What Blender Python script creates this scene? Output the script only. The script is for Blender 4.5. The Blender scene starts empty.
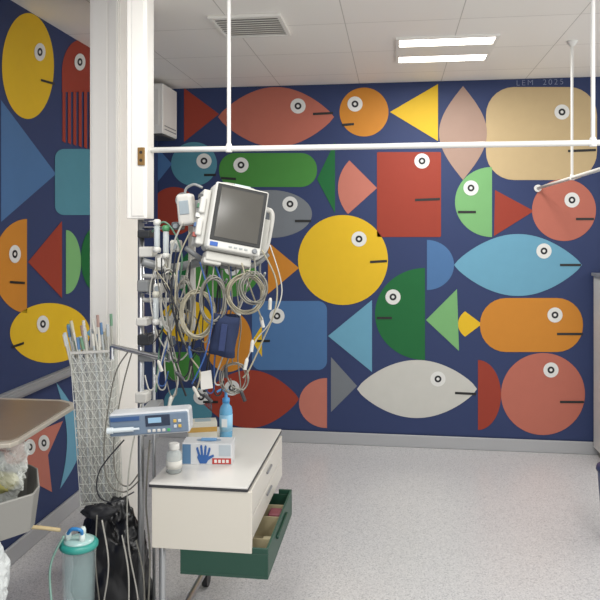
import bpy, bmesh, math, random
from mathutils import Vector, Matrix
random.seed(7)
sc=bpy.context.scene
col=sc.collection
TH=math.radians(7.73); F=700.0; HOR=232.0; CH=1.59
FWD=Vector((-math.sin(TH),math.cos(TH),0)); RT=Vector((math.cos(TH),math.sin(TH),0)); UP=Vector((0,0,1))
CAM=Vector((0,0,CH))
WY=5.246; WX=-1.827; H=2.7
def W(px,py,d): return CAM+FWD*d+RT*((px-300)/F*d)+UP*((HOR-py)/F*d)
def onZ(px,py,z):
    return W(px,py,F*(CH-z)/(py-HOR))
def onBack(px,py,off=0):
    r=W(px,py,1)-CAM; t=(WY-off)/r.y
    return CAM+r*t
def onLeft(px,py,off=0):
    r=W(px,py,1)-CAM; t=(WX+off)/r.x
    return CAM+r*t
# ---------- camera
cd=bpy.data.cameras.new('camera'); cam=bpy.data.objects.new('camera',cd); col.objects.link(cam)
cam.location=CAM; cam.rotation_euler=(math.pi/2,0,TH)
cd.sensor_width=36; cd.lens=F/600*36; cd.shift_y=-(300-HOR)/600.0
cd.clip_start=0.05
sc.camera=cam
try: sc.view_settings.view_transform='Standard'
except Exception: pass
# ---------- materials
def lin(c):
    return c/12.92 if c<=0.04045 else ((c+0.055)/1.055)**2.4
def hexc(h):
    h=h.lstrip('#'); return tuple(lin(int(h[i:i+2],16)/255) for i in (0,2,4))+(1,)
MC={}
def mat(h,rough=0.5,metal=0,alpha=1,trans=0,noise=0.0,emit=0,name=None,nscale=40,spec=0.5):
    key=(h,rough,metal,alpha,trans,noise,emit,nscale,spec)
    if key in MC: return MC[key]
    m=bpy.data.materials.new(name or 'mat_'+h.strip('#')); m.use_nodes=True
    nt=m.node_tree; b=nt.nodes['Principled BSDF']
    b.inputs['Base Color'].default_value=hexc(h); b.inputs['Roughness'].default_value=rough
    b.inputs['Metallic'].default_value=metal; b.inputs['Alpha'].default_value=alpha
    b.inputs['Transmission Weight'].default_value=trans
    b.inputs['Specular IOR Level'].default_value=spec
    if emit:
        b.inputs['Emission Color'].default_value=hexc(h); b.inputs['Emission Strength'].default_value=emit
    if noise:
        tc=nt.nodes.new('ShaderNodeTexCoord'); n=nt.nodes.new('ShaderNodeTexNoise'); n.inputs['Scale'].default_value=nscale
        n.inputs['Detail'].default_value=3
        mr=nt.nodes.new('ShaderNodeMapRange'); mr.inputs['To Min'].default_value=1-noise; mr.inputs['To Max'].default_value=1+noise
        mx=nt.nodes.new('ShaderNodeVectorMath'); mx.operation='SCALE'
        mx.inputs[0].default_value=hexc(h)[:3]
        nt.links.new(tc.outputs['Object'],n.inputs['Vector']); nt.links.new(n.outputs['Fac'],mr.inputs['Value'])
        nt.links.new(mr.outputs['Result'],mx.inputs['Scale']); nt.links.new(mx.outputs['Vector'],b.inputs['Base Color'])
    MC[key]=m; return m
def floor_mat():
    m=bpy.data.materials.new('speckled_vinyl'); m.use_nodes=True; nt=m.node_tree; b=nt.nodes['Principled BSDF']
    tc=nt.nodes.new('ShaderNodeTexCoord'); v=nt.nodes.new('ShaderNodeTexNoise'); v.inputs['Scale'].default_value=165; v.inputs['Detail'].default_value=2
    cr=nt.nodes.new('ShaderNodeValToRGB'); e=cr.color_ramp.elements
    e[0].position=0.33; e[0].color=hexc('#9a9a9d'); e[1].position=0.46; e[1].color=hexc('#bfbebf')
    e2=cr.color_ramp.elements.new(0.60); e2.color=hexc('#c3c2c2'); e3=cr.color_ramp.elements.new(0.70); e3.color=hexc('#d3d2d2')
    nt.links.new(tc.outputs['Object'],v.inputs['Vector']); nt.links.new(v.outputs['Fac'],cr.inputs['Fac']); nt.links.new(cr.outputs['Color'],b.inputs['Base Color'])
    b.inputs['Roughness'].default_value=0.3
    return m
def ceil_mat():
    m=bpy.data.materials.new('ceiling_tiles'); m.use_nodes=True; nt=m.node_tree; b=nt.nodes['Principled BSDF']
    tc=nt.nodes.new('ShaderNodeTexCoord'); br=nt.nodes.new('ShaderNodeTexBrick')
    br.offset=0; br.inputs['Scale'].default_value=1; br.inputs['Brick Width'].default_value=0.6; br.inputs['Row Height'].default_value=0.6
    br.inputs['Mortar Size'].default_value=0.003; br.inputs['Mortar Smooth'].default_value=0.3
    br.inputs['Color1'].default_value=hexc('#f3f0ea'); br.inputs['Color2'].default_value=hexc('#f0ede7'); br.inputs['Mortar'].default_value=hexc('#c2bfb8')
    nt.links.new(tc.outputs['Object'],br.inputs['Vector']); nt.links.new(br.outputs['Color'],b.inputs['Base Color'])
    b.inputs['Roughness'].default_value=0.5
    return m
# ---------- mesh helpers
def finish(name,verts,faces,mats,parent=None,midx=None,smooth=False,label=None,category=None,group=None,kind=None,bevel=0):
    if not isinstance(mats,(list,tuple)): mats=[mats]
    verts=[Vector(v) for v in verts]
    lo=Vector((min(v[i] for v in verts) for i in range(3))); hi=Vector((max(v[i] for v in verts) for i in range(3)))
    c=(lo+hi)/2
    if parent is None: c.z=lo.z
    me=bpy.data.meshes.new(name); me.from_pydata([v-c for v in verts],[],faces)
    for m in mats: me.materials.append(m)
    if midx:
        for p,i in zip(me.polygons,midx): p.material_index=i
    if smooth:
        for p in me.polygons: p.use_smooth=True
    me.update()
    o=bpy.data.objects.new(name,me); col.objects.link(o); o.location=c
    if parent is not None: setpar(o,parent,c)
    if bevel:
        md=o.modifiers.new('bevel','BEVEL'); md.width=bevel; md.segments=3; md.limit_method='ANGLE'; md.angle_limit=math.radians(40)
    tag(o,label,category,group,kind)
    return o
WL={}
def setpar(o,parent,c):
    o.parent=parent; o.location=c-WL.get(parent.name,parent.location); WL[o.name]=c
def tag(o,label=None,category=None,group=None,kind=None):
    if label: o['label']=label
    if category: o['category']=category
    if group: o['group']=group
    if kind: o['kind']=kind
def root(name,loc,label,category,group=None):
    o=bpy.data.objects.new(name,None); o.empty_display_size=0.05; col.objects.link(o); o.location=loc; tag(o,label,category,group); return o
I4=Matrix.Identity(4)
def box(name,lo,hi,m,parent=None,M=I4,bevel=0.0,**k):
    x0,y0,z0=lo; x1,y1,z1=hi
    v=[M@Vector(p) for p in [(x0,y0,z0),(x1,y0,z0),(x1,y1,z0),(x0,y1,z0),(x0,y0,z1),(x1,y0,z1),(x1,y1,z1),(x0,y1,z1)]]
    f=[(0,3,2,1),(4,5,6,7),(0,1,5,4),(1,2,6,5),(2,3,7,6),(3,0,4,7)]
    return finish(name,v,f,m,parent,bevel=bevel,**k)
class G:  # geometry accumulator
    def __init__(s): s.v=[];s.f=[];s.mi=[]
    def add(s,v,f,mi=0):
        n=len(s.v); s.v+= [Vector(p) for p in v]; s.f+=[tuple(i+n for i in q) for q in f]; s.mi+=[mi]*len(f)
    def box(s,lo,hi,mi=0,M=I4):
        x0,y0,z0=lo; x1,y1,z1=hi
        s.add([M@Vector(p) for p in [(x0,y0,z0),(x1,y0,z0),(x1,y1,z0),(x0,y1,z0),(x0,y0,z1),(x1,y0,z1),(x1,y1,z1),(x0,y1,z1)]],
          [(0,3,2,1),(4,5,6,7),(0,1,5,4),(1,2,6,5),(2,3,7,6),(3,0,4,7)],mi)
    def lathe(s,prof,M=I4,seg=24,mi=0,cap=True):
        v=[];f=[]
        for r,z in prof:
            for i in range(seg):
                a=2*math.pi*i/seg; v.append(M@Vector((r*math.cos(a),r*math.sin(a),z)))
        for j in range(len(prof)-1):
            for i in range(seg):
                k=(i+1)%seg; f.append((j*seg+i,j*seg+k,(j+1)*seg+k,(j+1)*seg+i))
        if cap:
            f.append(tuple(reversed(range(seg)))); f.append(tuple((len(prof)-1)*seg+i for i in range(seg)))
        s.add(v,f,mi)
    def sweep(s,pts,r,seg=8,mi=0):
        pts=[Vector(p) for p in pts]; n=len(pts); v=[];f=[]
        t=(pts[1]-pts[0]).normalized(); u=t.orthogonal().normalized()
        for i in range(n):
            t2=(pts[min(i+1,n-1)]-pts[max(i-1,0)])
            if t2.length<1e-9: t2=t
            t2.normalize(); u=(u-t2*u.dot(t2))
            if u.length<1e-6: u=t2.orthogonal()
            u.normalize(); w=t2.cross(u); t=t2
            rr=r(i/(n-1)) if callable(r) else r
            for k in range(seg):
                a=2*math.pi*k/seg; v.append(pts[i]+u*(rr*math.cos(a))+w*(rr*math.sin(a)))
        for i in range(n-1):
            for k in range(seg):
                l=(k+1)%seg; f.append((i*seg+k,i*seg+l,(i+1)*seg+l,(i+1)*seg+k))
        f.append(tuple(reversed(range(seg)))); f.append(tuple((n-1)*seg+k for k in range(seg)))
        s.add(v,f,mi)
    def done(s,name,m,parent=None,**k): return finish(name,s.v,s.f,m,parent,midx=s.mi,**k)
def smoothpts(P,n=8):
    P=[Vector(p) for p in P]; Q=[P[0]]+P+[P[-1]]; out=[]
    for i in range(1,len(Q)-2):
        a,b,c,d=Q[i-1:i+3]
        for j in range(n):
            t=j/n; out.append(0.5*((2*b)+(c-a)*t+(2*a-5*b+4*c-d)*t*t+(3*b-a-3*c+d)*t**3))
    out.append(P[-1]); return out
def cable(name,P,r,m,parent=None,n=8,**k):
    g=G(); g.sweep(smoothpts(P,n),r,8); return g.done(name,m,parent,smooth=True,**k)
def lathe(name,prof,loc,m,parent=None,seg=28,M=None,smooth=True,**k):
    g=G(); g.lathe(prof,(M if M is not None else Matrix.Translation(loc)),seg); o=g.done(name,m,parent,**k)
    for p in o.data.polygons:
        if len(p.vertices)==4: p.use_smooth=smooth
    return o
def frame(px,py,d,roll=0,yaw=0,pitch=0):
    return Matrix.Translation(W(px,py,d))@Matrix.Rotation(TH+math.radians(yaw),4,'Z')@Matrix.Rotation(math.radians(pitch),4,'X')@Matrix.Rotation(math.radians(roll),4,'Y')
# ---------- room
XR=2.6; YF=-1.5
navy='#303c61'
wallm=mat(navy,0.6,noise=0.03,nscale=6,spec=.25)
box('floor',(WX-0.1,YF,-0.1),(XR,WY+0.1,0),floor_mat(),kind='structure')
box('ceiling',(WX-0.1,YF,H),(XR,WY+0.1,H+0.1),ceil_mat(),kind='structure')
box('wall_back',(WX-0.1,WY,0),(XR,WY+0.1,H),wallm,kind='structure')
box('wall_left',(WX-0.1,YF,0),(WX,WY,H),wallm,kind='structure')
bbm=mat('#a2a3a5',0.4,noise=0.04,nscale=150)
box('baseboard_back',(WX,WY-0.018,0),(XR,WY,0.09),bbm,kind='structure',bevel=0.006)
box('baseboard_left',(WX,YF,0),(WX+0.018,WY-0.018,0.09),bbm,kind='structure',bevel=0.006)
# free-standing column
colm=mat('#e9e6df',0.4,noise=0.01,nscale=3)
CX0,CX1,CY0,CY1=-1.339,-1.209,2.947,3.27
g=G(); g.box((CX0,CY0,0),(CX1,CY1,H))
g.box((CX0+.010,CY0-.003,0.10),(CX0+.080,CY0,H)); g.box((CX0+.088,CY0-.003,0.10),(CX1-.006,CY0,H))
g.box((CX1,CY0+.015,0.10),(CX1+.003,CY1-.02,H))
g.box((CX0-.006,CY0-.008,0),(CX1+.006,CY1+.005,.10))
g.done('wall_column',colm,kind='structure',bevel=0.002)
g=G(); g.box((WX+.004,YF,0.785),(WX+0.035,WY-.03,0.835)); g.box((WX+0.035,YF,0.797),(WX+0.043,WY-.03,0.823))
g.done('trim_1',mat('#999b9d',0.4,metal=.2),kind='structure',bevel=0.008)
# ---------- mural
def ell(cx,cy,rx,ry,n=56,a0=0,a1=360):
    full=abs(a1-a0)>=360
    return [(cx+rx*math.cos(math.radians(a0+(a1-a0)*i/(n if full else n-1))),cy-ry*math.sin(math.radians(a0+(a1-a0)*i/(n if full else n-1)))) for i in range(n)]
def lens(x0,x1,y,h,n=28,y2=None,p=1.0):
    if y2 is None:y2=y
    up=[];dn=[]
    for i in range(n+1):
        t=i/n; s=(math.sin(math.pi*t))**p; yc=y+(y2-y)*t
        up.append((x0+(x1-x0)*t,yc-h*s)); dn.append((x0+(x1-x0)*t,yc+h*s))
    return up+dn[-2:0:-1]
def vlens(x,y0,y1,w,n=24):
    L=lens(y0,y1,x,w,n); return [(b,a) for a,b in L]
def rr(x0,y0,x1,y1,r,n=8):
    out=[]
    for cx,cy,a in ((x1-r,y0+r,0),(x0+r,y0+r,90),(x0+r,y1-r,180),(x1-r,y1-r,270)):
        out+=ell(cx,cy,r,r,n,a,a+90)
    return out
def crescent(yt,yb,x0,o1,o2,n=16):
    a=[(x0+o1*math.sin(math.pi*i/n)+(-2+4*i/n),yt+(yb-yt)*i/n) for i in range(n+1)]
    b=[(x0+o2*math.sin(math.pi*i/n)+(-2+4*i/n),yt+(yb-yt)*i/n) for i in range(n-1,0,-1)]
    return a+b
C=dict(red='#91392a',salmon='#af6656',orange='#c07e2c',yellow='#d6af24',tan='#b9a37c',taupe='#9f8577',teal='#4e8494',dgreen='#1c6335',green='#428039',lgreen='#72a66c',grey='#70757a',blue='#486d99',lblue='#659ab2',white='#bfbeb7',pink='#b56f60')
EW=mat('#d5d5d1',0.5); EB=mat('#15171c',0.5); MB=mat('#161616',0.5)
def mural_root(name,lo,hi,lab):
    return box(name,lo,hi,mat(navy,0.6,noise=0.03,nscale=5,name='navy_paint',spec=.25),label=lab,category='mural')
MBk=mural_root('wall_mural',(WX+0.012,WY-0.004,0.10),(1.44,WY,H-0.002),'navy mural of colourful geometric fish on the end wall')
MLf=mural_root('wall_mural',(WX,1.0,0.10),(WX+0.004,WY-0.02,H),'navy mural of geometric fish and a red jellyfish beside the column')
def fish(on,par,shapes,eyes=(),mouths=(),lab='painted fish',er=7.6,sx=1.0):
    g=G(); mats=[]; 
    def mi(m):
        if m not in mats: mats.append(m)
        return mats.index(m)
    def poly(P,off,m):
        V=[on(a,b,off) for a,b in P]; g.add(V,[tuple(range(len(V)))],mi(m))
    for i,(c,P) in enumerate(shapes): poly(P,0.006+0.0006*i,mat(C[c],0.55,noise=0.04,nscale=14,name='paint_'+c,spec=.25))
    for (x,y) in eyes:
        poly(ell(x,y,er*sx,er,28),0.0085,EW); poly(ell(x,y,er*0.46*sx,er*0.46,24),0.0092,EB); poly(ell(x,y,er*0.2*sx,er*0.2,16),0.0098,EW)
    for (a,b,c,d) in mouths:
        poly([(a,b-1.2),(c,d-1.2),(c,d+1.2),(a,b+1.2)],0.009,MB)
    g.done('painted_fish',mats,par,label=lab)
B=lambda *a,**k: fish(onBack,MBk,*a,**k)
L=lambda *a,**k: fish(onLeft,MLf,*a,**k)
B([('red',[(184,88),(219,114),(184,142)]),('salmon',lens(218,334,117,30,p=.8))],[(298,106)],[(313,114,333,113)],'salmon lens-shaped fish with red tail')
B([('orange',ell(364,112,24.5,24.5)),('yellow',[(390,112),(438,84),(438,141)])],[(355,104)],[(342,125,354,124)],'round orange fish with yellow tail')
B([('tan',rr(486,87,597,180,28)),('taupe',vlens(463,86,180,24))],[(562,112)],[(568,151,596,150)],'tan block fish with taupe leaf tail')
B([('teal',ell(194,164,23,22)),('blue',[(156,146),(172,164),(156,184)])],[(204,161)],[(204,175,216,175)],'round teal fish')
B([('green',rr(219,153,317,187,16)),('dgreen',[(317,179),(335,142),(335,213)])],[(241,165)],[(221,178,236,179)],'long green fish with dark green tail')
B([('pink',[(377,188)]+ell(377,188,39,39,16,135,222)),('red',rr(377,152,441,237,1.5))],[(422,161)],[(415,200,440,199)],'square red fish with salmon tail')
B([('lgreen',ell(492,202,37,35,30,90,270))],[(471,188)],[(458,212,476,212)],'light green half-circle fish')
B([('red',[(495,190),(534,211),(494,236)]),('salmon',ell(564,210,32,31))],[(572,200)],[(576,219,594,219)],'round salmon fish with red tail')
B([('grey',ell(270,214,42,24))],[(290,204)],[(295,221,311,221)],'grey oval fish')
B([('orange',[(268,242),(299,268),(268,294)]),('yellow',ell(343,260,45,45))],[(359,239)],[(370,262,387,261)],'big round yellow fish with orange tail')
B([('blue',ell(427,265,27,25,30,-90,90)),('lblue',lens(454,582,265,31,p=.8))],[(544,251)],[(560,265,581,265)],'light blue lens fish with blue tail')
B([('dgreen',ell(425,314,50,46,30,90,270)),('lgreen',[(426,320),(457,289),(459,351)])],[(393,297)],[(377,318,392,318)],'dark green half-circle fish with light green tail')
B([('yellow',[(482,324)]+ell(482,324,24,18,14,135,225)),('orange',rr(480,298,583,352,26))],[(555,315)],[(557,334,583,334)],'orange capsule fish with yellow tail')
B([('blue',rr(252,301,327,370,9)),('lblue',[(328,336),(372,300),(372,372)])],[(277,316)],[(257,341,270,341)],'blue block fish with light blue tail')
B([('grey',[(331,357),(357,386),(331,412)]),('white',lens(357,477,389,29,p=.75))],[(438,379)],[(455,393,476,394)],'white lens fish with grey tail')
B([('red',ell(478,395,23,35,30,-90,90)),('salmon',ell(543,394,42,41))],[(551,370)],[(560,402,584,402)],'round salmon fish with red half-circle tail')
B([('red',lens(200,299,399,29,p=.8)),('pink',ell(327,403,28,25,30,90,270))],[(232,388)],[(203,402,218,402)],'red lens fish with pink half-circle tail')
B([('orange',ell(228,341,24,31)),('yellow',[(252,341),(262,325),(262,357)])],[(222,327)],[],'orange oval fish')
B([('red',ell(174,211,24,24))],[(183,200)],[],'round red fish')
B([('green',ell(222,276,36,22)),('dgreen',[(190,250),(190,300),(168,276)])],[(232,268)],[],'green oval fish')
B([('yellow',ell(186,321,26,21))],[(178,317)],[],'yellow oval fish')
B([('teal',rr(164,388,212,427,14)),('green',rr(164,352,200,380,8))],[(201,397)],[],'teal capsule fish above a green block')
# left wall
L([('yellow',ell(28,66,26,53))],[(40,52)],[(41,80,55,84)],'large yellow oval fish',sx=.62,er=9)
jel=[('red',ell(80,72,18,32,30,0,180)+[(62,92),(98,92)])]
for i in range(6): jel.append(('red',[(62.5+i*5.4,91),(65.6+i*5.4,91),(65.6+i*5.4,143+i*1.5),(62.5+i*5.4,141+i*1.5)]))
L(jel,[(80,62)],[],'red jellyfish with striped tentacles',sx=.65,er=8.5)
L([('blue',[(1,100),(56,174),(1,222)]),('teal',rr(55,149,110,215,9))],[],[],'teal block fish with blue triangle tail')
L([('orange',ell(27,266,34,47,30,90,270)),('red',[(28,262),(62,221),(62,298)])],[(15,254)],[(10,282,25,283)],'orange half-circle fish with red tail',sx=.65,er=9)
L([('lgreen',ell(66,262,15,32,30,-90,90)),('dgreen',ell(96,259,15,32))],[],[],'dark green fish with light green tail')
L([('yellow',ell(50,333,40,30)),('lblue',[(86,333),(104,315),(104,350)])],[(43,324)],[(12,347,24,343)],'yellow oval fish with blue tail',sx=.72,er=8.5)
L([('pink',[(-6,444),(20,438),(63,421),(48,455),(52,492),(25,478),(-6,500)]),('lblue',crescent(382,489,58,9,24))],[(30,447),(44,443)],[(20,462,32,470)],'pink star fish with pale blue crescent',sx=.7,er=8)
# signature text as mesh
fc=bpy.data.curves.new('signature','FONT'); fc.body='LEM  2025'; fc.size=0.058; fc.space_character=1.35; fc.offset=-0.0008
fo=bpy.data.objects.new('signature_curve',fc); col.objects.link(fo)
dg=bpy.context.evaluated_depsgraph_get(); me=bpy.data.meshes.new_from_object(fo.evaluated_get(dg)); bpy.data.objects.remove(fo)
me.materials.clear(); me.materials.append(mat('#8188a0',0.6))
so=bpy.data.objects.new('signature',me); col.objects.link(so); so['label']='small pale painted signature and year'
p=onBack(516,85.6,0.011); so.parent=MBk; so.location=p-MBk.location; so.rotation_euler=(math.pi/2,0,0)
# ---------- ceiling fixtures
c=onZ(251,25,H); 
wm=mat('#e8e6e0',0.45)
R=root('ceiling_air_vent',(c.x,c.y,H),'white square louvred metal air diffuser in the ceiling','air vent')
g=G(); s=.19
for a,b in (((-s,-s),(s,-s+.022)),((-s,s-.022),(s,s)),((-s,-s+.022),(-s+.022,s-.022)),((s-.022,-s+.022),(s,s-.022))):
    g.box((c.x+a[0],c.y+a[1],H-.016),(c.x+b[0],c.y+b[1],H))
g.done('frame',wm,R,bevel=.003)
box('duct_opening',(c.x-.17,c.y-.17,H-.004),(c.x+.17,c.y+.17,H),mat('#8d8b85',0.7),R)
for i in range(9):
    y=c.y-.150+i*.0375
    box('louvre',(-.168,-.011,-.0012),(.168,.011,.0012),wm,R,M=Matrix.Translation((c.x,y,H-.012))@Matrix.Rotation(math.radians(8),4,'X'))
c=onZ(444,49,H)
R=root('ceiling_light',(c.x,c.y,H),'recessed square luminaire with two lit white strips','ceiling light')
g=G()
for a,b in (((-.29,-.29),(.29,-.27)),((-.29,.27),(.29,.29)),((-.29,-.27),(-.27,.27)),((.27,-.27),(.29,.27)),((-.27,-.12),(.27,.12))):
    g.box((c.x+a[0],c.y+a[1],H-.012),(c.x+b[0],c.y+b[1],H))
g.done('housing',wm,R)
em=mat('#fffdf5',0.4,emit=5)
for s in (-1,1):
    y=c.y+s*.195
    box('light_strip',(c.x-.268,y-.070,H-.01),(c.x+.268,y+.070,H),em,R)
# ---------- curtain rail
cr=mat('#dcdbd7',0.35)
zr=1.905
R=root('curtain_rail',(1.02,2.59,zr),'white tubular bed-curtain rail hung from the ceiling on rods','curtain rail')
pts=[Vector((-.93,2.59,zr)),Vector((-.6,2.59,zr)),Vector((.8,2.59,zr))]
for i in range(9):
    a=math.pi/2*i/8; pts.append(Vector((.82+.2*math.sin(a),2.79-.2*math.cos(a),zr)))
pts+= [Vector((1.02,4,zr)),Vector((1.02,5.235,zr))]
g=G(); g.sweep(pts,.0105,14); g.done('rail_tube',cr,R,smooth=True)
for (x,y) in ((-.623,2.59),(.693,2.59),(1.02,4.246)):
    g=G(); g.sweep([(x,y,zr),(x,y,H-.01)],.0075,14); g.lathe([(.014,0),(.03,.022),(.03,.03)],Matrix.Translation((x,y,H-.03)),20)
    g.lathe([(.012,-.013),(.013,-.010),(.013,.010),(.009,.02)],Matrix.Translation((x,y,zr)),16)
    g.done('hanging_rod',cr,R)
g=G(); g.sweep([(1.02,5.225,zr),(1.02,5.24,zr)],.026,20); g.done('wall_flange',cr,R)
# ---------- wall unit near corner
R=root('wall_ventilation_unit',(-1.74,5.0,2.286),'white boxy wall unit with fine slots mounted high in the corner','wall unit')
box('casing',(WX+.006,4.846,2.30),(-1.65,5.172,2.66),mat('#e6e4de',.4),R,bevel=.008)
for z in (2.33,2.355): box('slot',(-1.651,4.88,z),(-1.647,5.14,z+.006),mat('#77767a',.6),R)
box('front_hatch',(-1.80,4.842,2.36),(-1.68,4.848,2.62),mat('#dedcd6',.4),R,bevel=.002)
box('mounting_bracket',(-1.80,4.86,2.286),(-1.66,5.16,2.302),mat('#4b4b4b',.5),R)
# ---------- cabinet + bin right edge
R=root('storage_cabinet',(1.6,5.1,0),'plain white low cabinet against the mural wall','cabinet')
box('body',(1.40,4.95,0.06),(1.95,5.22,1.28),mat('#cfcec9',.4),R,bevel=.005)
box('door',(1.41,4.93,0.08),(1.94,4.95,1.25),mat('#d6d5d0',.4),R,bevel=.004)
box('worktop',(1.385,4.925,1.28),(1.97,5.22,1.30),mat('#8b8d90',.4),R)
box('plinth',(1.43,4.97,0),(1.93,5.2,.06),mat('#8a8a88',.5),R)
R=root('waste_bin',(1.18,3.75,0),'navy blue plastic bin standing on the floor','bin')
lathe('bin_body',[(.115,0),(.12,.01),(.145,.36),(.15,.37),(.14,.37)],(1.175,3.75,0),mat('#22376b',.45),R)
lathe('bin_lid',[(.153,.37),(.15,.385),(.10,.40),(.0,.405)],(1.175,3.75,0),mat('#1b2c58',.45),R)
# ---------- ceiling pendant + pole
pp=W(141,219,2.69); PX,PY=pp.x,pp.y
R=root('ceiling_service_column',(PX,PY,pp.z),'slim cream-white service column hanging from the ceiling','service column')
box('trunking',(-.042,-.04,pp.z),(.038,.04,H),mat('#e6e3dc',.4),R,M=Matrix.Translation((PX,PY,0)),bevel=.004)
box('front_channel',(-.022,-.043,pp.z+.01),(.026,-.039,H),mat('#e0ddd6',.4),R,M=Matrix.Translation((PX,PY,0)),bevel=.002)
sp=W(140,156,2.63)
box('socket_plate',(sp.x-.014,PY-.049,sp.z-.034),(sp.x+.014,PY-.042,sp.z+.034),mat('#8a6a3c',.4,metal=.3),R,bevel=.003)
for dz in (-.015,.015):
    g=G(); g.sweep([(sp.x,PY-.0505,sp.z+dz),(sp.x,PY-.0485,sp.z+dz)],.006,12); g.done('socket_hole',mat('#2a2118',.6),R)
steel=mat('#b9bbbc',.28,metal=.9); chrome=mat('#d0d2d3',.15,metal=1)
plw=mat('#c9c7c0',.4); plg=mat('#808282',.4); dark=mat('#26282b',.5)
R=root('equipment_stand',(PX,PY,0),'chrome pole stand on castors carrying the monitoring equipment','equipment stand')
STAND=R
g=G(); g.sweep([(PX,PY,.1),(PX,PY,pp.z-.002)],.0125,20); g.done('pole',steel,R,smooth=True)
g=G(); g.sweep([(PX+.045,PY+.02,.1),(PX+.045,PY+.02,1.45)],.006,14); g.done('secondary_pole',steel,R,smooth=True)
g=G(); g.lathe([(.03,.07),(.045,.08),(.045,.115),(.02,.15)],Matrix.Translation((PX,PY,0)))
angs=[.9,2.3,3.6,5.0]
for a in angs:
    e=Vector((PX+.15*math.cos(a),PY+.15*math.sin(a),.08)); g.sweep([(PX,PY,.1),e],lambda t:.02-.006*t,10)
g.done('star_base',plg,R)
for a in angs:
    e=Vector((PX+.15*math.cos(a),PY+.15*math.sin(a),.033))
    g=G(); g.sweep([e+Vector((0,-.012,0)),e+Vector((0,.012,0))],.033,16); g.done('castor',dark,R)
def clamp(px,py,w=.05,h=.035,m=plw,parent=STAND):
    p=W(px,py,2.66); box('pole_clamp',(p.x-w/2,PY-.035,p.z-h/2),(p.x+w/2,PY+.03,p.z+h/2),m,parent,bevel=.006)
clamp(144,234,.05,.03,dark); clamp(146,252,.055,.04); clamp(143,286,.045,.045,plg); clamp(142,322,.045,.03); clamp(144,340,.05,.04,dark); clamp(146,358,.06,.025,plg); clamp(141,398,.045,.04)
a=W(112,346,2.66); b=W(170,360,2.62)
g=G(); g.sweep([a,b],.009,12); g.sweep([a,a+Vector((0,0,-.05))],.009,12); g.sweep([b,b+Vector((0,0,.03))],.013,12); g.done('cross_bar',chrome,R)
g=G(); 
q=[W(143,262,2.66),W(170,268,2.66),W(200,262,2.62),W(226,256,2.62)]
g.sweep(smoothpts(q),.017,12); g.done('support_arm',plg,R,smooth=True)
g=G(); g.sweep([W(192,226,2.66),W(192,330,2.66)],.014,14); g.sweep([W(192,300,2.66),W(143,300,2.67)],.009,12); g.sweep([W(192,278,2.66),W(143,276,2.67)],.009,12); g.done('arm_post',plw,R,smooth=True)
g=G()
g.sweep(smoothpts([W(186,248,2.6),W(212,264,2.56),W(250,266,2.56),W(268,254,2.58)]),.010,10)
for x,y in ((205,266),(222,270),(242,270),(260,264)):
    g.sweep(smoothpts([W(x,y,2.56),W(x,y+9,2.55),W(x+3,y+13,2.52),W(x+5,y+9,2.5)]),.0045,8)
g.done('cable_hook_bar',plg,R,smooth=True)
for (x,y,w_,h_,cc) in ((163,262,.05,.06,'#cfcdc5'),(178,282,.04,.05,'#8b8e8d'),(160,288,.04,.035,'#d0cec7'),(184,306,.035,.05,'#3a3c40'),(166,322,.045,.04,'#b6b8b6'),(176,246,.035,.045,'#cdcbc4'),(170,342,.03,.04,'#3f4a5e'),(178,226,.04,.03,'#55585c')):
    p=W(x,y,2.63); rg=box('regulator_block',(p.x-w_/2,p.y-.025,p.z-h_/2),(p.x+w_/2,p.y+.03,p.z+h_/2),mat(cc,.4),STAND,bevel=.008)
    g=G(); g.sweep([p+Vector((0,-.025,0)),p+Vector((0,-.034,0))],h_*.3,16); g.done('dial',mat('#8d9397' if w_<.045 else '#e0dfd9',.35),rg)
# ---------- monitor
M=frame(237,220,2.5,roll=11,yaw=20,pitch=-8)
R=root('patient_monitor',M@Vector((0,0,-.13)),'white and grey portable patient monitor with large dark tilted screen','patient monitor')
g=G(); g.box((-.102,-.005,-.125),(.102,.085,.122),0,M); g.done('casing',mat('#c0bfb9',.35),R,bevel=.022)
box('bezel',(-.099,-.022,-.120),(.099,-.004,.120),mat('#c9c8c2',.35),R,M=M,bevel=.009)
box('screen_surround',(-.092,-.0255,-.090),(.092,-.020,.114),mat('#1c1d1d',.35),R,M=M,bevel=.004)
box('screen',(-.079,-.0275,-.078),(.079,-.0252,.102),mat('#4c4a45',.12,noise=.12,nscale=8),R,M=M,bevel=.001)
box('brand_badge',(-.088,-.0245,-.111),(-.060,-.020,-.096),mat('#2c55a0',.4),R,M=M,bevel=.001)
for i in range(4):
    box('button',(-.02+i*.019,-.0245,-.107),(-.008+i*.019,-.020,-.100),mat('#9fa4a4',.4),R,M=M,bevel=.001)
lathe('control_knob',[(.009,0),(.009,.010),(.006,.012)],None,mat('#7c7f82',.3),R,M=M@Matrix.Translation((.074,-.021,-.104))@Matrix.Rotation(math.pi/2,4,'X'))
box('alarm_lamp',(-.03,-.012,.118),(.03,.02,.127),mat('#b9c3c6',.2),R,M=M,bevel=.003)
g=G(); g.sweep(smoothpts([M@Vector(p) for p in ((-.06,.05,.11),(-.055,.06,.135),(.055,.06,.135),(.06,.05,.11))]),.007,10); g.done('carry_handle',mat('#a9a8a2',.35),R,smooth=True)
g=G(); g.box((-.133,.01,-.11),(-.103,.09,.09),0,M); g.box((-.140,-.0,-.08),(-.118,.06,-.02),0,M); g.box((-.140,-.0,.0),(-.118,.06,.06),0,M); g.done('side_module',mat('#c0bfb9',.4),R,bevel=.006)
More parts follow.
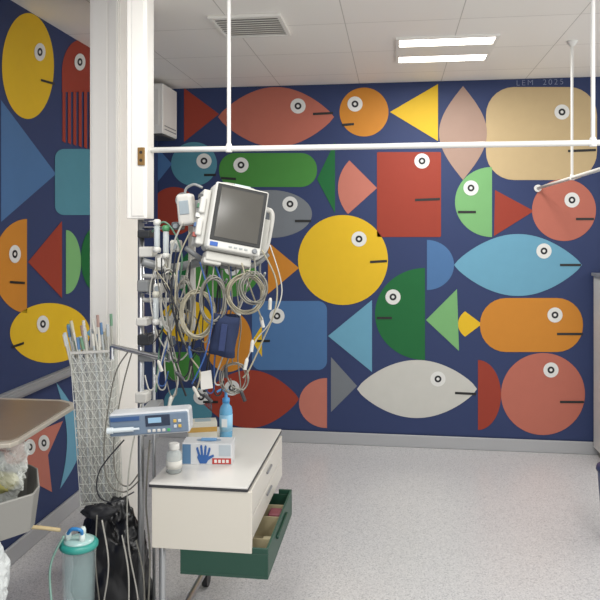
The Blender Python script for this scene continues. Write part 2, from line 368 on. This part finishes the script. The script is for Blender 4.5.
for i,z in enumerate((-.085,-.05,-.015,.02,.055)):
    box('connector_port',(-.146,.012,z),(-.130,.032,z+.016),mat(['#9a5048','#4a6a94','#d0d0ca','#4a7a5a','#4a4a4a'][i],.4),R,M=M,bevel=.002)
g=G(); g.box((-.09,.0,-.160),(.075,.07,-.127),0,M); g.box((-.095,.005,-.172),(-.03,.055,-.15),0,M); g.done('lower_module',mat('#b9b8b1',.4),R,bevel=.006)
g=G(); g.sweep(smoothpts([M@Vector(p) for p in ((.104,.05,.07),(.135,.06,.07),(.145,.06,.04),(.14,.06,-.06),(.12,.05,-.10),(.09,.04,-.12))]),.010,10); g.done('side_handle',mat('#c0bfb9',.35),R,smooth=True)
g=G(); g.box((.104,.02,-.10),(.130,.08,.03),0,M); g.done('recorder_module',mat('#adaca5',.4),R,bevel=.006)
M2=frame(186,209,2.55,roll=-6,yaw=-10)
R=root('pressure_transducer',M2@Vector((0,0,-.06)),'small off-white rounded module clipped beside the monitor','medical module')
box('housing',(-.030,-.02,-.06),(.030,.03,.055),mat('#c6c4bd',.4),R,M=M2,bevel=.012)
box('face_label',(-.018,-.0225,-.02),(.018,-.019,.03),mat('#98a3a8',.4),R,M=M2,bevel=.002)
box('clip',(-.01,.028,-.03),(.05,.05,.03),plg,R,M=M2,bevel=.003)
g=G(); g.sweep(smoothpts([M2@Vector(p) for p in ((0,0,.05),(.01,0,.075),(.04,.0,.085),(.07,0,.07))]),.005,8); g.done('strap',plg,R)
# flowmeters
for k,(x,y,cm,lab) in enumerate(((157,234,'#d0d0ca','clear flowmeter with white cap on the pole'),(166,240,'#4c8a5c','clear flowmeter with green cap on the pole'),(156,306,'#c9c6b8','clear flowmeter with cream cap on the pole'))):
    p=W(x,y,2.6)
    R=root('flowmeter',p-Vector((0,0,.06)),lab,'flowmeter',group='flowmeters on the pole')
    lathe('gauge_tube',[(.008,-.05),(.011,-.045),(.011,.03),(.008,.035)],p,mat('#e8efef',.1,alpha=.5),R)
    lathe('cap',[(.010,.032),(.014,.036),(.014,.050),(.008,.055)],p,mat(cm,.4),R)
    lathe('valve_knob',[(.008,-.070),(.014,-.067),(.015,-.055),(.010,-.048)],p,mat('#cfcec8',.4),R)
    g=G(); g.sweep([p+Vector((0,0,.045)),Vector((PX,PY,p.z+.045))],.005,8); g.done('mounting_stem',chrome,R)
# ---------- cables
cb=mat('#96907c',.5); cb2=mat('#77756c',.5); cw=mat('#b5b3aa',.45); cdk=mat('#222429',.5); cbl=mat('#2f5590',.5); cgr=mat('#5f806b',.5)
def coil(px,py,rx,ry,d,turns,start,end,m,r=.0028,lab='',grp='coiled monitor cables',jit=.07):
    P=[W(*start)]
    n=int(turns*12); cx,cy=0,0
    for i in range(n+1):
        a=math.pi/2+2*math.pi*i/12
        if i%12==0: sr=1+random.uniform(-jit,jit)*1.6; cx=random.uniform(-1.5,1.5)
        jr=sr+random.uniform(-.02,.02); P.append(W(px+cx+rx*jr*math.cos(a),py-ry*jr*math.sin(a),d+random.uniform(-.01,.01)))
    P.append(W(*end))
    cable('monitor_cable',P,r,m,n=5,label=lab,category='cable',group=grp)
coil(198,314,17,24,2.47,6,(204,256,2.52),(190,345,2.5),cb,lab='beige coiled sensor cable hanging below the monitor')
coil(212,300,12,22,2.45,4,(214,258,2.5),(214,330,2.47),cb2,lab='grey coiled cable hanging below the monitor')
coil(185,306,9,26,2.52,4,(190,258,2.5),(190,350,2.5),cb2,lab='grey coiled cable hanging below the monitor')
coil(246,294,18,19,2.45,6,(240,258,2.5),(262,320,2.48),cb,lab='beige coiled sensor cable hanging below the monitor')
coil(254,288,13,15,2.42,4,(254,255,2.5),(236,310,2.46),cb2,lab='grey coiled cable hanging below the monitor')
coil(234,378,13,15,2.5,3.6,(228,335,2.5),(243,396,2.5),cb2,lab='grey lead looped at its end',r=.0022)
coil(170,300,8,30,2.56,2.5,(172,240,2.55),(168,350,2.55),cw,lab='white looped tubing hanging from the support arm')
coil(200,368,10,18,2.52,2.5,(204,300,2.55),(206,392,2.52),cdk,lab='thin black lead looped below the coils',r=.0022)
cabs=[
 ([(262,250,2.5),(276,280,2.5),(275,310,2.5),(262,342,2.5),(250,368,2.5),(243,378,2.5)],cb,.003,'beige cable hanging from the monitor'),
 ([(270,245,2.5),(282,290,2.5),(270,322,2.5),(256,340,2.5),(246,362,2.5)],cw,.0022,'thin white lead hanging from the monitor'),
 ([(190,232,2.52),(178,262,2.5),(176,310,2.5),(188,352,2.5),(200,372,2.5),(196,392,2.5)],cb,.003,'beige cable hanging from the side module'),
 ([(183,222,2.53),(172,250,2.55),(166,300,2.58),(170,350,2.58),(178,380,2.58),(170,405,2.58)],cw,.0035,'white hose from the small module'),
 ([(208,262,2.55),(203,300,2.56),(192,350,2.56),(196,388,2.56),(208,398,2.56)],cdk,.004,'black cable hanging from the support arm'),
 ([(220,262,2.55),(216,310,2.56),(208,362,2.56),(204,392,2.56)],cdk,.004,'black cable hanging from the support arm'),
 ([(190,262,2.57),(186,320,2.57),(178,366,2.57),(186,396,2.57)],cdk,.004,'black cable hanging from the support arm'),
 ([(176,250,2.5),(172,300,2.5),(184,344,2.49),(206,352,2.48),(222,346,2.47)],cdk,.003,'thin black lead swinging below the support arm'),
 ([(200,262,2.5),(212,310,2.44),(206,352,2.44),(192,384,2.46)],cbl,.0028,'thin blue lead among the coils'),
 ([(228,262,2.5),(232,300,2.5),(228,330,2.5),(230,350,2.5),(226,370,2.5),(232,386,2.5),(244,390,2.5)],cb2,.003,'grey lead with clips'),
 ([(214,262,2.5),(224,292,2.48),(224,320,2.48)],cbl,.004,'navy hose of the blood pressure cuff'),
 ([(152,232,2.62),(164,222,2.6),(176,236,2.6),(182,262,2.6),(174,300,2.6),(162,330,2.6),(156,392,2.62)],cgr,.0035,'green oxygen tubing looped by the pole'),
 ([(158,262,2.6),(150,290,2.6),(156,330,2.6),(168,352,2.6),(180,360,2.6),(190,350,2.6)],cw,.003,'white tubing looped by the pole'),
 ([(158,330,2.6),(162,360,2.6),(172,380,2.6),(186,376,2.6),(192,362,2.6)],cdk,.003,'black tubing looped by the pole'),
 ([(128,352,2.66),(116,372,2.7),(108,410,2.72),(104,450,2.72),(108,482,2.72),(124,492,2.7),(140,480,2.68)],cb2,.0028,'grey power cable drooping from the cross bar'),
 ([(132,352,2.66),(122,390,2.7),(114,440,2.72),(116,476,2.72),(128,486,2.7),(141,470,2.68)],cb2,.0028,'grey power cable drooping from the cross bar'),
 ([(124,440,2.6),(100,470,2.62),(98,494,2.62),(112,502,2.62),(134,492,2.62)],cdk,.0028,'black power cable looped low beside the pole'),
 ([(141,404,2.62),(129,470,2.62),(128,540,2.62),(138,600,2.62),(136,640,2.62)],cw,.003,'white tube hanging along the pole'),
 ([(150,440,2.6),(146,500,2.6),(150,560,2.6),(146,640,2.6)],cb2,.0035,'grey cable hanging along the pole'),
]
for P,m,r,lab in cabs:
    cable('hanging_cable',[W(*p) for p in P],r,m,label=lab,category='cable',group='cables hanging on the stand')
names={cb.name:'beige',cb2.name:'grey',cw.name:'pale',cdk.name:'black',cgr.name:'green',cbl.name:'blue'}
for i in range(15):
    m=[cdk,cb2,cw,cdk,cb,cbl][i%6]
    if i<11:
        x0=random.uniform(152,196); y0=random.uniform(236,290); x1=random.uniform(154,204); y1=random.uniform(330,402)
    else:
        x0=random.uniform(214,262); y0=random.uniform(258,268); x1=random.uniform(206,256); y1=random.uniform(340,394)
    d=random.uniform(2.5,2.6)
    P=[(x0,y0,d)]
    for j in range(1,4):
        t=j/4; P.append((x0+(x1-x0)*t+random.uniform(-6,6),y0+(y1-y0)*t,d+random.uniform(-.02,.02)))
    P.append((x1,y1,d)); s_=random.choice((-1,1))
    P+= [(x1+s_*6,y1+4,d),(x1+s_*10,y1-10,d)]
    cable('hanging_cable',[W(*p) for p in P],random.uniform(.002,.003),m,label='thin '+names[m.name]+' lead dangling in the cable tangle',category='cable',group='cables hanging on the stand')
for i,(x,y,cc) in enumerate(((212,338,'#c5c3ba'),(196,392,'#b9b7ae'),(243,396,'#2c2d30'),(246,364,'#c5c3ba'),(190,352,'#2b4e83'),(262,322,'#c9c7bf'),(180,376,'#35363a'),(226,372,'#3a3c40'),(170,402,'#b8b6ad'),(236,312,'#bfbdb4'),(208,398,'#2c2d30'),(252,346,'#c5c3ba'),(160,366,'#b9b7ae'),(188,330,'#2c2d30'),(270,304,'#c5c3ba'))):
    Mx=frame(x,y,2.49,roll=random.uniform(-50,50)); 
    g=G(); g.sweep([Mx@Vector((0,0,-.02)),Mx@Vector((0,0,-.008)),Mx@Vector((0,0,.014)),Mx@Vector((0,0,.022))],lambda t:.0065 if t<.7 else .0035,10)
    g.done('cable_connector',mat(cc,.4),label='small plastic cable connector hanging in the leads',category='connector',group='connectors in the cable tangle',smooth=False)
# blood pressure cuff, rolled
Mc=frame(224,334,2.47,roll=7)
R=root('blood_pressure_cuff',Mc@Vector((0,0,-.07)),'rolled navy fabric blood pressure cuff hanging in the cables','blood pressure cuff')
g=G()
def spiral(z,k):
    out=[]
    for i in range(41):
        a=math.radians(-60+i*12.5); r=.030+.010*i/40
        wob=.003*math.sin(3*a+z*40)
        out.append(Vector(((r+wob)*1.25*math.cos(a),(r+wob)*.75*math.sin(a),z+.004*math.sin(a*2)*k)))
    return out
rows=[spiral(z,k) for z,k in ((-.075,1),(-.05,0),(-.02,.3),(.01,-.3),(.04,.2),(.068,1))]
v=[Mc@p for r_ in rows for p in r_]; f=[]
for j in range(len(rows)-1):
    for i in range(40): f.append((j*41+i,j*41+i+1,(j+1)*41+i+1,(j+1)*41+i))
g.add(v,f); o=g.done('fabric_wrap',mat('#1d2947',.9,noise=.25,nscale=60),R,smooth=True)
md=o.modifiers.new('thick','SOLIDIFY'); md.thickness=.004
box('fastener_strip',(-.010,-.0375,-.055),(.012,-.0325,.04),mat('#29355a',.9,noise=.2,nscale=90),R,M=Mc,bevel=.002)
R=finish('hanging_tag',[W(200,372,2.5),W(211,370,2.5),W(213,388,2.5),W(201,390,2.5),W(200,372,2.503),W(211,370,2.503),W(213,388,2.503),W(201,390,2.503)],[(0,1,2,3),(7,6,5,4),(0,4,5,1),(1,5,6,2),(2,6,7,3),(3,7,4,0)],mat('#c9c7c0',.5),label='small white tag hanging among the cables',category='tag')
# ---------- infusion pump
M=frame(149,423,2.42,roll=-4)
R=root('infusion_pump',M@Vector((0,0,-.05)),'slim white syringe infusion pump with blue-grey front on pole','infusion pump')
box('casing',(-.140,0,-.043),(.140,.08,.038),mat('#bfc2c4',.35),R,M=M,bevel=.01)
box('front_panel',(-.136,-.008,-.037),(.136,.002,.033),mat('#66778a',.35),R,M=M,bevel=.005)
box('display',(-.010,-.0105,-.010),(.075,-.007,.028),mat('#1d2a40',.15),R,M=M,bevel=.002)
box('display_readout',(.0,-.0115,.002),(.045,-.0103,.020),mat('#7fa2bc',.2,emit=.2),R,M=M)
box('label_strip',(-.13,-.0105,.014),(-.03,-.0075,.028),mat('#2c4f80',.35),R,M=M,bevel=.001)
for i in range(5):
    box('button',(-.005+i*.017,-.0115,-.030),(.006+i*.017,-.0075,-.020),mat('#c5c4be' if i!=4 else '#3d9a5c',.4),R,M=M,bevel=.002)
for i in range(2):
    for j in range(2): box('button',(.086+i*.016,-.0115,-.020+j*.018),(.097+i*.016,-.0075,-.009+j*.018),mat('#b8bec4' if i+j!=1 else '#c2a04a',.4),R,M=M,bevel=.002)
g=G(); g.sweep([M@Vector((-.12,-.02,-.012)),M@Vector((-.05,-.02,-.012))],.008,14); g.sweep([M@Vector((-.14,-.02,-.012)),M@Vector((-.12,-.02,-.012))],.011,14); g.sweep([M@Vector((-.05,-.02,-.012)),M@Vector((-.03,-.02,-.012))],.004,10)
g.done('syringe',mat('#dfe7ea',.15,alpha=.7),R)
box('pole_bracket',(-.045,.08,-.03),(.01,.22,.03),plg,R,M=M,bevel=.005)
# ---------- cart
R=root('treatment_cart',(-.70,2.75,0),'off-white laminate drawer cart with open dark green drawer','cart')
lam=mat('#cdc9c0',.35); edge=mat('#2d2d30',.5)
box('worktop_edge',(-.862,2.380,.688),(-.506,3.110,.697),edge,R)
box('worktop',(-.861,2.381,.697),(-.507,3.109,.703),mat('#d0cec9',.3),R,bevel=.001)
box('body',(-.85,2.392,.478),(-.52,3.095,.688),lam,R,bevel=.003)
box('end_panel',(-.853,2.383,.473),(-.492,2.395,.687),mat('#c8c3b7',.4),R,bevel=.002)
for i,(z0,z1) in enumerate(((.585,.680),(.50,.580))):
    dr=box('drawer',(-.52,2.405,z0),(-.50,3.09,z1),mat('#c8c4bb',.35),R,bevel=.003)
    box('handle',(-.50,2.70,z0+.055),(-.492,2.80,z0+.064),mat('#77797c',.35),dr,bevel=.003)
gr=mat('#174032',.45)
g=G(); x0,x1,y0,y1,z0,z1=-.749,-.435,2.383,2.95,.387,.494; t=.008
g.box((x0,y0,z0),(x1,y1,z0+t)); g.box((x0,y0,z0+t),(x1,y0+t,z1-.02)); g.box((x0,y1-t,z0+t),(x1,y1,z1-.02)); g.box((x0,y0+t,z0+t),(x0+t,y1-t,z1-.02)); g.box((x1-t,y0+t,z0+t),(x1,y1-t,z1))
g.box((-.491,y0,z1-.02),(x1,y0+t,z1)); g.box((-.491,y1-t,z1-.02),(x1,y1,z1))
dr=g.done('open_drawer',gr,R,bevel=.002,label='dark green pulled-out drawer')
for y in (2.50,2.70,2.82): box('divider',(-.55,y,z0+t),(x1-t,y+.004,.475),mat('#a89d7e',.5),dr)
box('drawer_liner',(-.7,y0+t,z0+t),(x1-t,y1-t,z0+t+.003),mat('#a89d80',.5),dr)
box('handle',(x1,2.55,.455),(x1+.010,2.78,.466),mat('#143c30',.4),dr,bevel=.004)
g=G(); g.sweep([(-.84,2.46,.08),(-.84,2.46,.478)],.012,14); g.sweep([(-.84,3.04,.08),(-.84,3.04,.478)],.012,14)
g.sweep([(-.84,2.42,.08),(-.84,3.08,.08)],.014,12); g.sweep([(-.84,2.46,.08),(-.50,2.46,.08)],.014,12); g.done('support_frame',steel,R)
for (x,y) in ((-.84,2.43),(-.84,3.06),(-.52,2.46)):
    g=G(); g.sweep([(x-.012,y,.035),(x+.012,y,.035)],.035,16); g.done('castor',dark,R)
for (y,h,lab,hz) in ((2.60,'#bdb392','cream packet in the green drawer',.43),(2.76,'#6e2f3a','dark red packet in the green drawer',.475)):
    box('supply_packet',(-.50,y-.035,.399),(-.448,y+.035,hz),mat(h,.5),label=lab,category='packet',group='packets in the open drawer',bevel=.008)
# glove box
TZ=.703
p=onZ(207,465,TZ); M=Matrix.Translation((p.x,p.y,TZ))@Matrix.Rotation(TH-.03,4,'Z')
R=root('glove_box',(p.x,p.y,TZ),'white cardboard glove dispenser box with blue and red print','glove box')
box('carton',(-.096,0,0),(.096,.085,.082),mat('#c9cbcd',.5),R,M=M,bevel=.002)
box('red_band',(.02,-.0012,.004),(.092,0,.026),mat('#b33630',.5),R,M=M)
for i in range(4): box('red_band_letter',(.028+i*.015,-.0020,.009),(.038+i*.015,-.0011,.021),mat('#dcdad6',.5),R,M=M)
box('blue_panel',(-.094,-.0010,.004),(-.062,0,.078),mat('#54799c',.5),R,M=M)
box('grey_panel',(.045,-.0010,.034),(.09,0,.076),mat('#aab4bb',.5),R,M=M)
g=G()
hp=M@Matrix.Translation((-.015,-.0018,.026))@Matrix.Diagonal((1.25,1,1.25,1))
palm=[(-.010,-.016),(.010,-.016),(.016,-.006),(.034,.006),(.032,.012),(.017,.006),(.019,.012)]
for i in (3,2,1,0):
    a=math.radians(-14+i*9); x=-.012+i*.009; L_=[.022,.028,.027,.021][i]
    ex,ez=x+L_*math.sin(a),.009+L_*math.cos(a)
    palm+=[(x+.0036,.010),(ex+.0036,ez-.002)]+[(ex+.0036*math.cos(t_),ez+.0036*math.sin(t_)) for t_ in (.8,1.57,2.3)]+[(ex-.0036,ez-.002),(x-.0036,.010)]
palm+=[(-.018,.002)]
g.add([hp@Vector((a_,0,b_)) for a_,b_ in palm],[tuple(range(len(palm)))])
g.done('printed_hand',mat('#2a5a9c',.5),R)
g=G(); g.lathe([(.034,0),(.034,.001)],M@Matrix.Translation((0,.042,.0825))@Matrix.Diagonal((1.4,.55,1,1)),24); g.done('dispensing_slot',mat('#7f93a8',.5),R)
g=G(); g.box((-.03,.03,.083),(.03,.055,.088),0,M); g.done('glove_tuft',mat('#6a9ac8',.6),R,bevel=.002)
p=onZ(201,449,TZ); M=Matrix.Translation((p.x,p.y+.03,TZ))@Matrix.Rotation(TH+.2,4,'Z')
R=root('tissue_box',(p.x,p.y+.03,TZ),'small white and yellow cardboard box with plastic opening','cardboard box')
box('carton',(-.06,.02,0),(.06,.09,.095),mat('#c6c3b6',.5),R,M=M,bevel=.002)
box('yellow_band',(-.06,.0188,.055),(.06,.02,.075),mat('#b9924a',.5),R,M=M)
box('opening',(-.03,.035,.095),(.035,.075,.0965),mat('#98a8b0',.4),R,M=M)
p=onZ(174,472,TZ)
R=root('specimen_bottle',(p.x,p.y,TZ),'clear plastic bottle with white screw cap on the cart','plastic bottle')
lathe('bottle_body',[(.026,0),(.029,.004),(.029,.065),(.023,.078),(.017,.084)],p,mat('#cfd6d4',.15,alpha=.5),R)
lathe('screw_cap',[(.019,.084),(.020,.086),(.020,.104),(.017,.107)],p,mat('#d2d1cc',.4),R)
lathe('paper_label',[(.0295,.018),(.0295,.046)],p,mat('#d8d6ce',.5),R)
p=onZ(226,437,TZ)
R=root('sanitizer_bottle',(p.x,p.y,TZ),'translucent light blue hand sanitizer bottle with pump top','pump bottle')
lathe('bottle_body',[(.026,0),(.028,.004),(.028,.115),(.025,.130),(.016,.142),(.013,.150)],p,mat('#6fb4dc',.12,alpha=.8),R)
lathe('paper_label',[(.0286,.03),(.0286,.10)],p,mat('#93c4e0',.4),R)
box('label_print',(-.012,-.0298,.05),(.012,-.0286,.085),mat('#dfe3e6',.4),R,M=Matrix.Translation(p))
lathe('pump_collar',[(.016,.150),(.016,.168),(.007,.171),(.006,.195),(.012,.197),(.012,.205)],p,mat('#4b94cc',.35),R)
g=G(); g.sweep(smoothpts([p+Vector((0,0,.202)),p+Vector((-.02,-.005,.205)),p+Vector((-.038,-.01,.196))]),.005,8); g.done('pump_spout',mat('#4b94cc',.35),R,smooth=True)
# ---------- catheter basket hung on the column
bx=W(102,503,2.95); bz=bx.z
R=root('catheter_basket',bx,'tall translucent white mesh basket hung slightly tilted on the column','basket')
MB_=Matrix.Translation(bx)@Matrix.Rotation(TH,4,'Z')@Matrix.Rotation(math.radians(-3),4,'Y')
w,dp,hh=.076,.045,.64
wire=mat('#d2d3cc',.4)
g=G()
nx=9
for y in (-dp,dp):
    for k in range(-14,nx+1):
        for sgn in (1,-1):
            a_=[];
            for q in range(0,41):
                z=.01+q*(hh-.01)/40; x=-w+(k*2*w/nx*2)+z*.55
                if -w<=x<=w: a_.append(Vector((sgn*x*(1+.12*z/hh),y,z)))
            if len(a_)>1: g.sweep([MB_@a_[0],MB_@a_[-1]],.0014,5)
for s_ in (-1,1):
    for i in range(5):
        y=-dp+2*dp*i/4; g.sweep([MB_@Vector((s_*w,y,.0)),MB_@Vector((s_*w*1.12,y,hh))],.0018,5)
for i in range(17):
    z=.02+i*(hh-.02)/16; ww=w*(1+.12*z/hh)
    P=[(-ww,-dp,z),(ww,-dp,z),(ww,dp,z),(-ww,dp,z)]
    for a,b in zip(P,P[1:]+P[:1]): g.sweep([MB_@Vector(a),MB_@Vector(b)],.0014,5)
g.done('mesh_cage',wire,R)
box('clear_liner',(-w+.002,-dp+.002,.006),(w-.002,dp-.002,hh-.02),mat('#e0e2dd',.3,alpha=.30),R,M=MB_)
g=G(); ww=w*1.13
for a,b in (((-ww,-dp-.003,hh),(ww,-dp+.003,hh+.01)),((-ww,dp-.003,hh),(ww,dp+.003,hh+.01)),((-ww,-dp,hh),(-ww+.005,dp,hh+.01)),((ww-.005,-dp,hh),(ww,dp,hh+.01))): g.box(a,b,0,MB_)
g.done('rim',plw,R)
box('base',(-w,-dp,0),(w,dp,.008),plw,R,M=MB_,bevel=.003)
tips=['#cfcdc3','#b5bcbe','#5f84ad','#c0b99f','#bfbeb8','#6f977a','#cfcdc3','#a68a80']
for i in range(30):
    x=-w*.85+2*w*.85*(i%10)/9; y=-dp*.75+.03*(i//10)
    tx=x*1.22+random.uniform(-.05,.0); top=hh+random.uniform(.04,.15)
    a=MB_@Vector((x,y,.02)); b=MB_@Vector((x+(tx-x)*.25,y,.48)); c_=MB_@Vector((tx,y-.005,top))
    R2=root('catheter_packet',a,'long thin wrapped catheter packet standing in the mesh basket','catheter',group='catheter packets in the basket')
    g=G(); g.sweep(smoothpts([a,b,c_],4),.0052,8); g.done('tube',mat(['#c9c7bc','#b3b3aa','#bcc3c4','#d2cfc4'][i%4],.3),R2,smooth=True)
    dr_=(c_-b).normalized(); g=G(); g.sweep([c_-dr_*.04,c_+dr_*.010],.0068,8); g.done('tip_cap',mat(tips[i%8],.4),R2)
# ---------- table tray left
tz=1.0
bp=onZ(-50,424,tz)
R=root('side_table',(bp.x,bp.y,0),'grey-brown metal table top with pale rim on a steel post','side table')
def slab(name,pp_,z,t,m,parent,**k):
    P=[onZ(a,b,z) for a,b in pp_]; n=len(P)
    v=P+[q-Vector((0,0,t)) for q in P]
    f=[tuple(range(n)),tuple(range(2*n-1,n-1,-1))]+[(i,n+i,n+(i+1)%n,(i+1)%n) for i in range(n)]
    return finish(name,v,f,m,parent,**k)
slab('table_top',[(-66,398),(-6,399),(60,401),(69,403),(70,405),(18,437),(10,440),(-70,446)],tz,.008,mat('#6b6155',.3,metal=.25,noise=.10,nscale=12),R,bevel=.002)
slab('table_rim',[(-70,396.5),(-6,397.5),(62,399.5),(73,402),(74,406),(19,440),(10,443.5),(-74,449)],tz-.003,.014,mat('#a39c90',.35,metal=.3),R,bevel=.003)
g=G(); g.sweep([(bp.x,bp.y,.05),(bp.x,bp.y,tz-.014)],.022,16); g.box((bp.x-.03,bp.y-.25,0.02),(bp.x+.03,bp.y+.25,.05)); g.box((bp.x-.2,bp.y-.03,0),(bp.x+.25,bp.y+.03,.05)); 
g.done('support_post',steel,R)
rim=[(-40,462),(30,464),(38,468),(40,486),(34,494),(-40,516)]
P0=[onZ(a,b,.85) for a,b in rim]; ce=sum(P0,Vector())/len(P0)
P1=[ce+(q-ce)*.82-Vector((0,0,.115)) for q in P0]
P2=[ce+(q-ce)*.93 for q in P0]; P3=[ce+(q-ce)*.76-Vector((0,0,.105)) for q in P0]
n=len(P0); v=P0+P1+P2+P3; f=[]
for i in range(n):
    j=(i+1)%n; f+= [(n+i,n+j,j,i),(i,j,2*n+j,2*n+i),(2*n+i,2*n+j,3*n+j,3*n+i)]
f+=[tuple(range(2*n-1,n-1,-1)),tuple(range(3*n,4*n))]
finish('tray_bin',v,f,mat('#85847f',.4),R,bevel=.004)
lp=onZ(-32,490,.85)
g=G(); g.sweep([Vector((bp.x,bp.y,.80)),lp-Vector((0,0,.06))],.010,10); g.done('bracket',steel,R)
def blob(name,c,s,m,lab,cat,amp=.25,seed=1,sub=4,zmin=None,parent=None,freq=3.0,smooth=None):
    from mathutils import noise as nz
    bm=bmesh.new(); bmesh.ops.create_icosphere(bm,subdivisions=sub,radius=1)
    for v in bm.verts:
        n_=nz.noise(v.co*freq*.6+Vector((seed*7,0,0)))+.5*abs(nz.noise(v.co*freq*1.7+Vector((0,seed*5,0))))+.25*abs(nz.noise(v.co*freq*4+Vector((0,seed*5,3))))
        co=v.co*(1+amp*n_); v.co=Vector((co.x*s[0],co.y*s[1],co.z*s[2]))
        if zmin is not None and v.co.z+c[2]<zmin: v.co.z=zmin-c[2]
    me=bpy.data.meshes.new(name); bm.to_mesh(me); bm.free(); me.materials.append(m)
    sm=(sub<=4) if smooth is None else smooth
    for p in me.polygons: p.use_smooth=sm
    o=bpy.data.objects.new(name,me); col.objects.link(o); o.location=c
    if parent is not None: setpar(o,parent,Vector(c))
    tag(o,lab,cat); return o
bagm=mat('#d5d9d4',.15,alpha=.42)
blob('plastic_bag',W(-2,468,2.08),(.078,.06,.085),bagm,'crumpled clear plastic bag in the grey tray','plastic bag',.5,3,5)
blob('wrapped_supplies',W(4,482,2.06),(.042,.03,.028),mat('#a9a35f',.5),'yellow-green wrapped supplies under the clear bag','packet',.3,5,3)
blob('wrapped_supplies',W(-8,462,2.08),(.035,.03,.035),mat('#c4c9c4',.5),'white wrapped supplies inside the clear bag','packet',.4,6,3)
blob('white_bag',W(-22,590,1.9),(.065,.07,.14),mat('#c9cdcc',.3,alpha=.75),'white plastic bag hanging under the tray','plastic bag',.35,9,5)
# ---------- low trolley with suction canister
sh=.31
cp=W(79,600,2.32)
R=root('low_trolley',(cp.x,cp.y,0),'low grey metal trolley shelf holding the suction canister','trolley')
box('shelf',(cp.x-.11,cp.y-.10,sh-.02),(cp.x+.09,cp.y+.08,sh),plg,R,bevel=.004)
for sx in (-.10,.08):
    for sy in (-.09,.07): box('leg',(cp.x+sx-.01,cp.y+sy-.01,0),(cp.x+sx+.01,cp.y+sy+.01,sh-.02),steel,R)
R=root('suction_canister',(cp.x,cp.y,sh),'clear suction canister with turquoise lid and tubing','suction canister')
lathe('jar',[(.045,0),(.048,.005),(.056,.235),(.058,.24)],(cp.x,cp.y,sh),mat('#c5d6d6',.06,alpha=.22),R)
lathe('liner',[(.030,.02),(.042,.06),(.046,.23)],(cp.x,cp.y,sh),mat('#a0c2c2',.3,alpha=.16),R)
lathe('lid',[(.059,.236),(.062,.240),(.062,.250),(.057,.256),(.045,.258)],(cp.x,cp.y,sh),mat('#2c8a80',.35),R)
lathe('lid_top',[(.050,.256),(.048,.262),(.03,.268),(.0,.270)],(cp.x,cp.y,sh),mat('#a9c9c6',.2,alpha=.8),R)
for (dx,dy) in ((-.03,-.015),(.02,-.02),(.0,.03)): lathe('port',[(.010,.255),(.010,.282),(.007,.29)],(cp.x+dx,cp.y+dy,sh),mat('#c5d3d0',.35),R,seg=14)
g=G(); g.sweep(smoothpts([Vector((cp.x+.02,cp.y-.02,sh+.285)),Vector((cp.x+.02,cp.y-.03,sh+.305)),Vector((cp.x-.01,cp.y-.03,sh+.307)),Vector((cp.x-.03,cp.y-.018,sh+.285))]),.006,8); g.done('elbow_tube',mat('#2c78b5',.35),R,smooth=True)
cable('suction_hose',[W(60,530,2.28),W(30,527,2.2),W(5,530,2.1),W(-40,520,2.0)],.0065,mat('#b5a37c',.4),label='beige suction hose running from the canister',category='hose')
cable('suction_hose',[W(64,536,2.28),W(52,560,2.28),W(50,585,2.28),W(56,640,2.28)],.004,mat('#7fa396',.3),label='pale green suction hose looping down from the canister',category='hose')
bb=W(112,560,2.80)
blob('black_bag',(bb.x,bb.y,.225),(.145,.085,.26),mat('#17181b',.3),'full crumpled black plastic bag on the floor by the pole','bag',.34,11,5,zmin=0.0,freq=3.2,smooth=True)
for i,(x0,y0,x1,y1,m) in enumerate(((102,520,108,650,cw),(97,515,101,650,cb2),(122,535,132,650,cw),(136,540,144,650,cb2))):
    cable('floor_cable',[W(x0,y0,2.6),W((x0+x1)/2+random.uniform(-4,4),(y0+y1)/2-20,2.58),W((x0+x1)/2+random.uniform(-5,5),(y0+y1)/2+30,2.6),W(x1,y1,2.6)],.003,m,label='pale cable dropping beside the black bag',category='cable',group='cables beside the black bag')
blob('black_pouch',W(100,512,2.70),(.060,.03,.028),mat('#1d1e22',.6),'black fabric pouch hanging on the cables','pouch',.35,4,4)
# ---------- lights
def area(loc,sx,sy,e,color=(1,.99,.965),rot=(0,0,0)):
    l=bpy.data.lights.new('room_lamp','AREA'); l.shape='RECTANGLE'; l.size=sx; l.size_y=sy; l.energy=e; l.color=color
    o=bpy.data.objects.new('room_lamp',l); col.objects.link(o); o.location=loc; o.rotation_euler=rot
c=onZ(444,49,H)
area((c.x,c.y-.195,H-.015),.53,.13,13); area((c.x,c.y+.195,H-.015),.53,.13,13)
for x,y in ((-.6,1.6),(1.3,1.6),(-.6,-.2),(1.3,-.2)):
    area((x,y,H-.02),.6,.6,27)
w=bpy.data.worlds.new('world'); sc.world=w; w.use_nodes=True
w.node_tree.nodes['Background'].inputs['Color'].default_value=(1,.99,.975,1); w.node_tree.nodes['Background'].inputs['Strength'].default_value=1.25
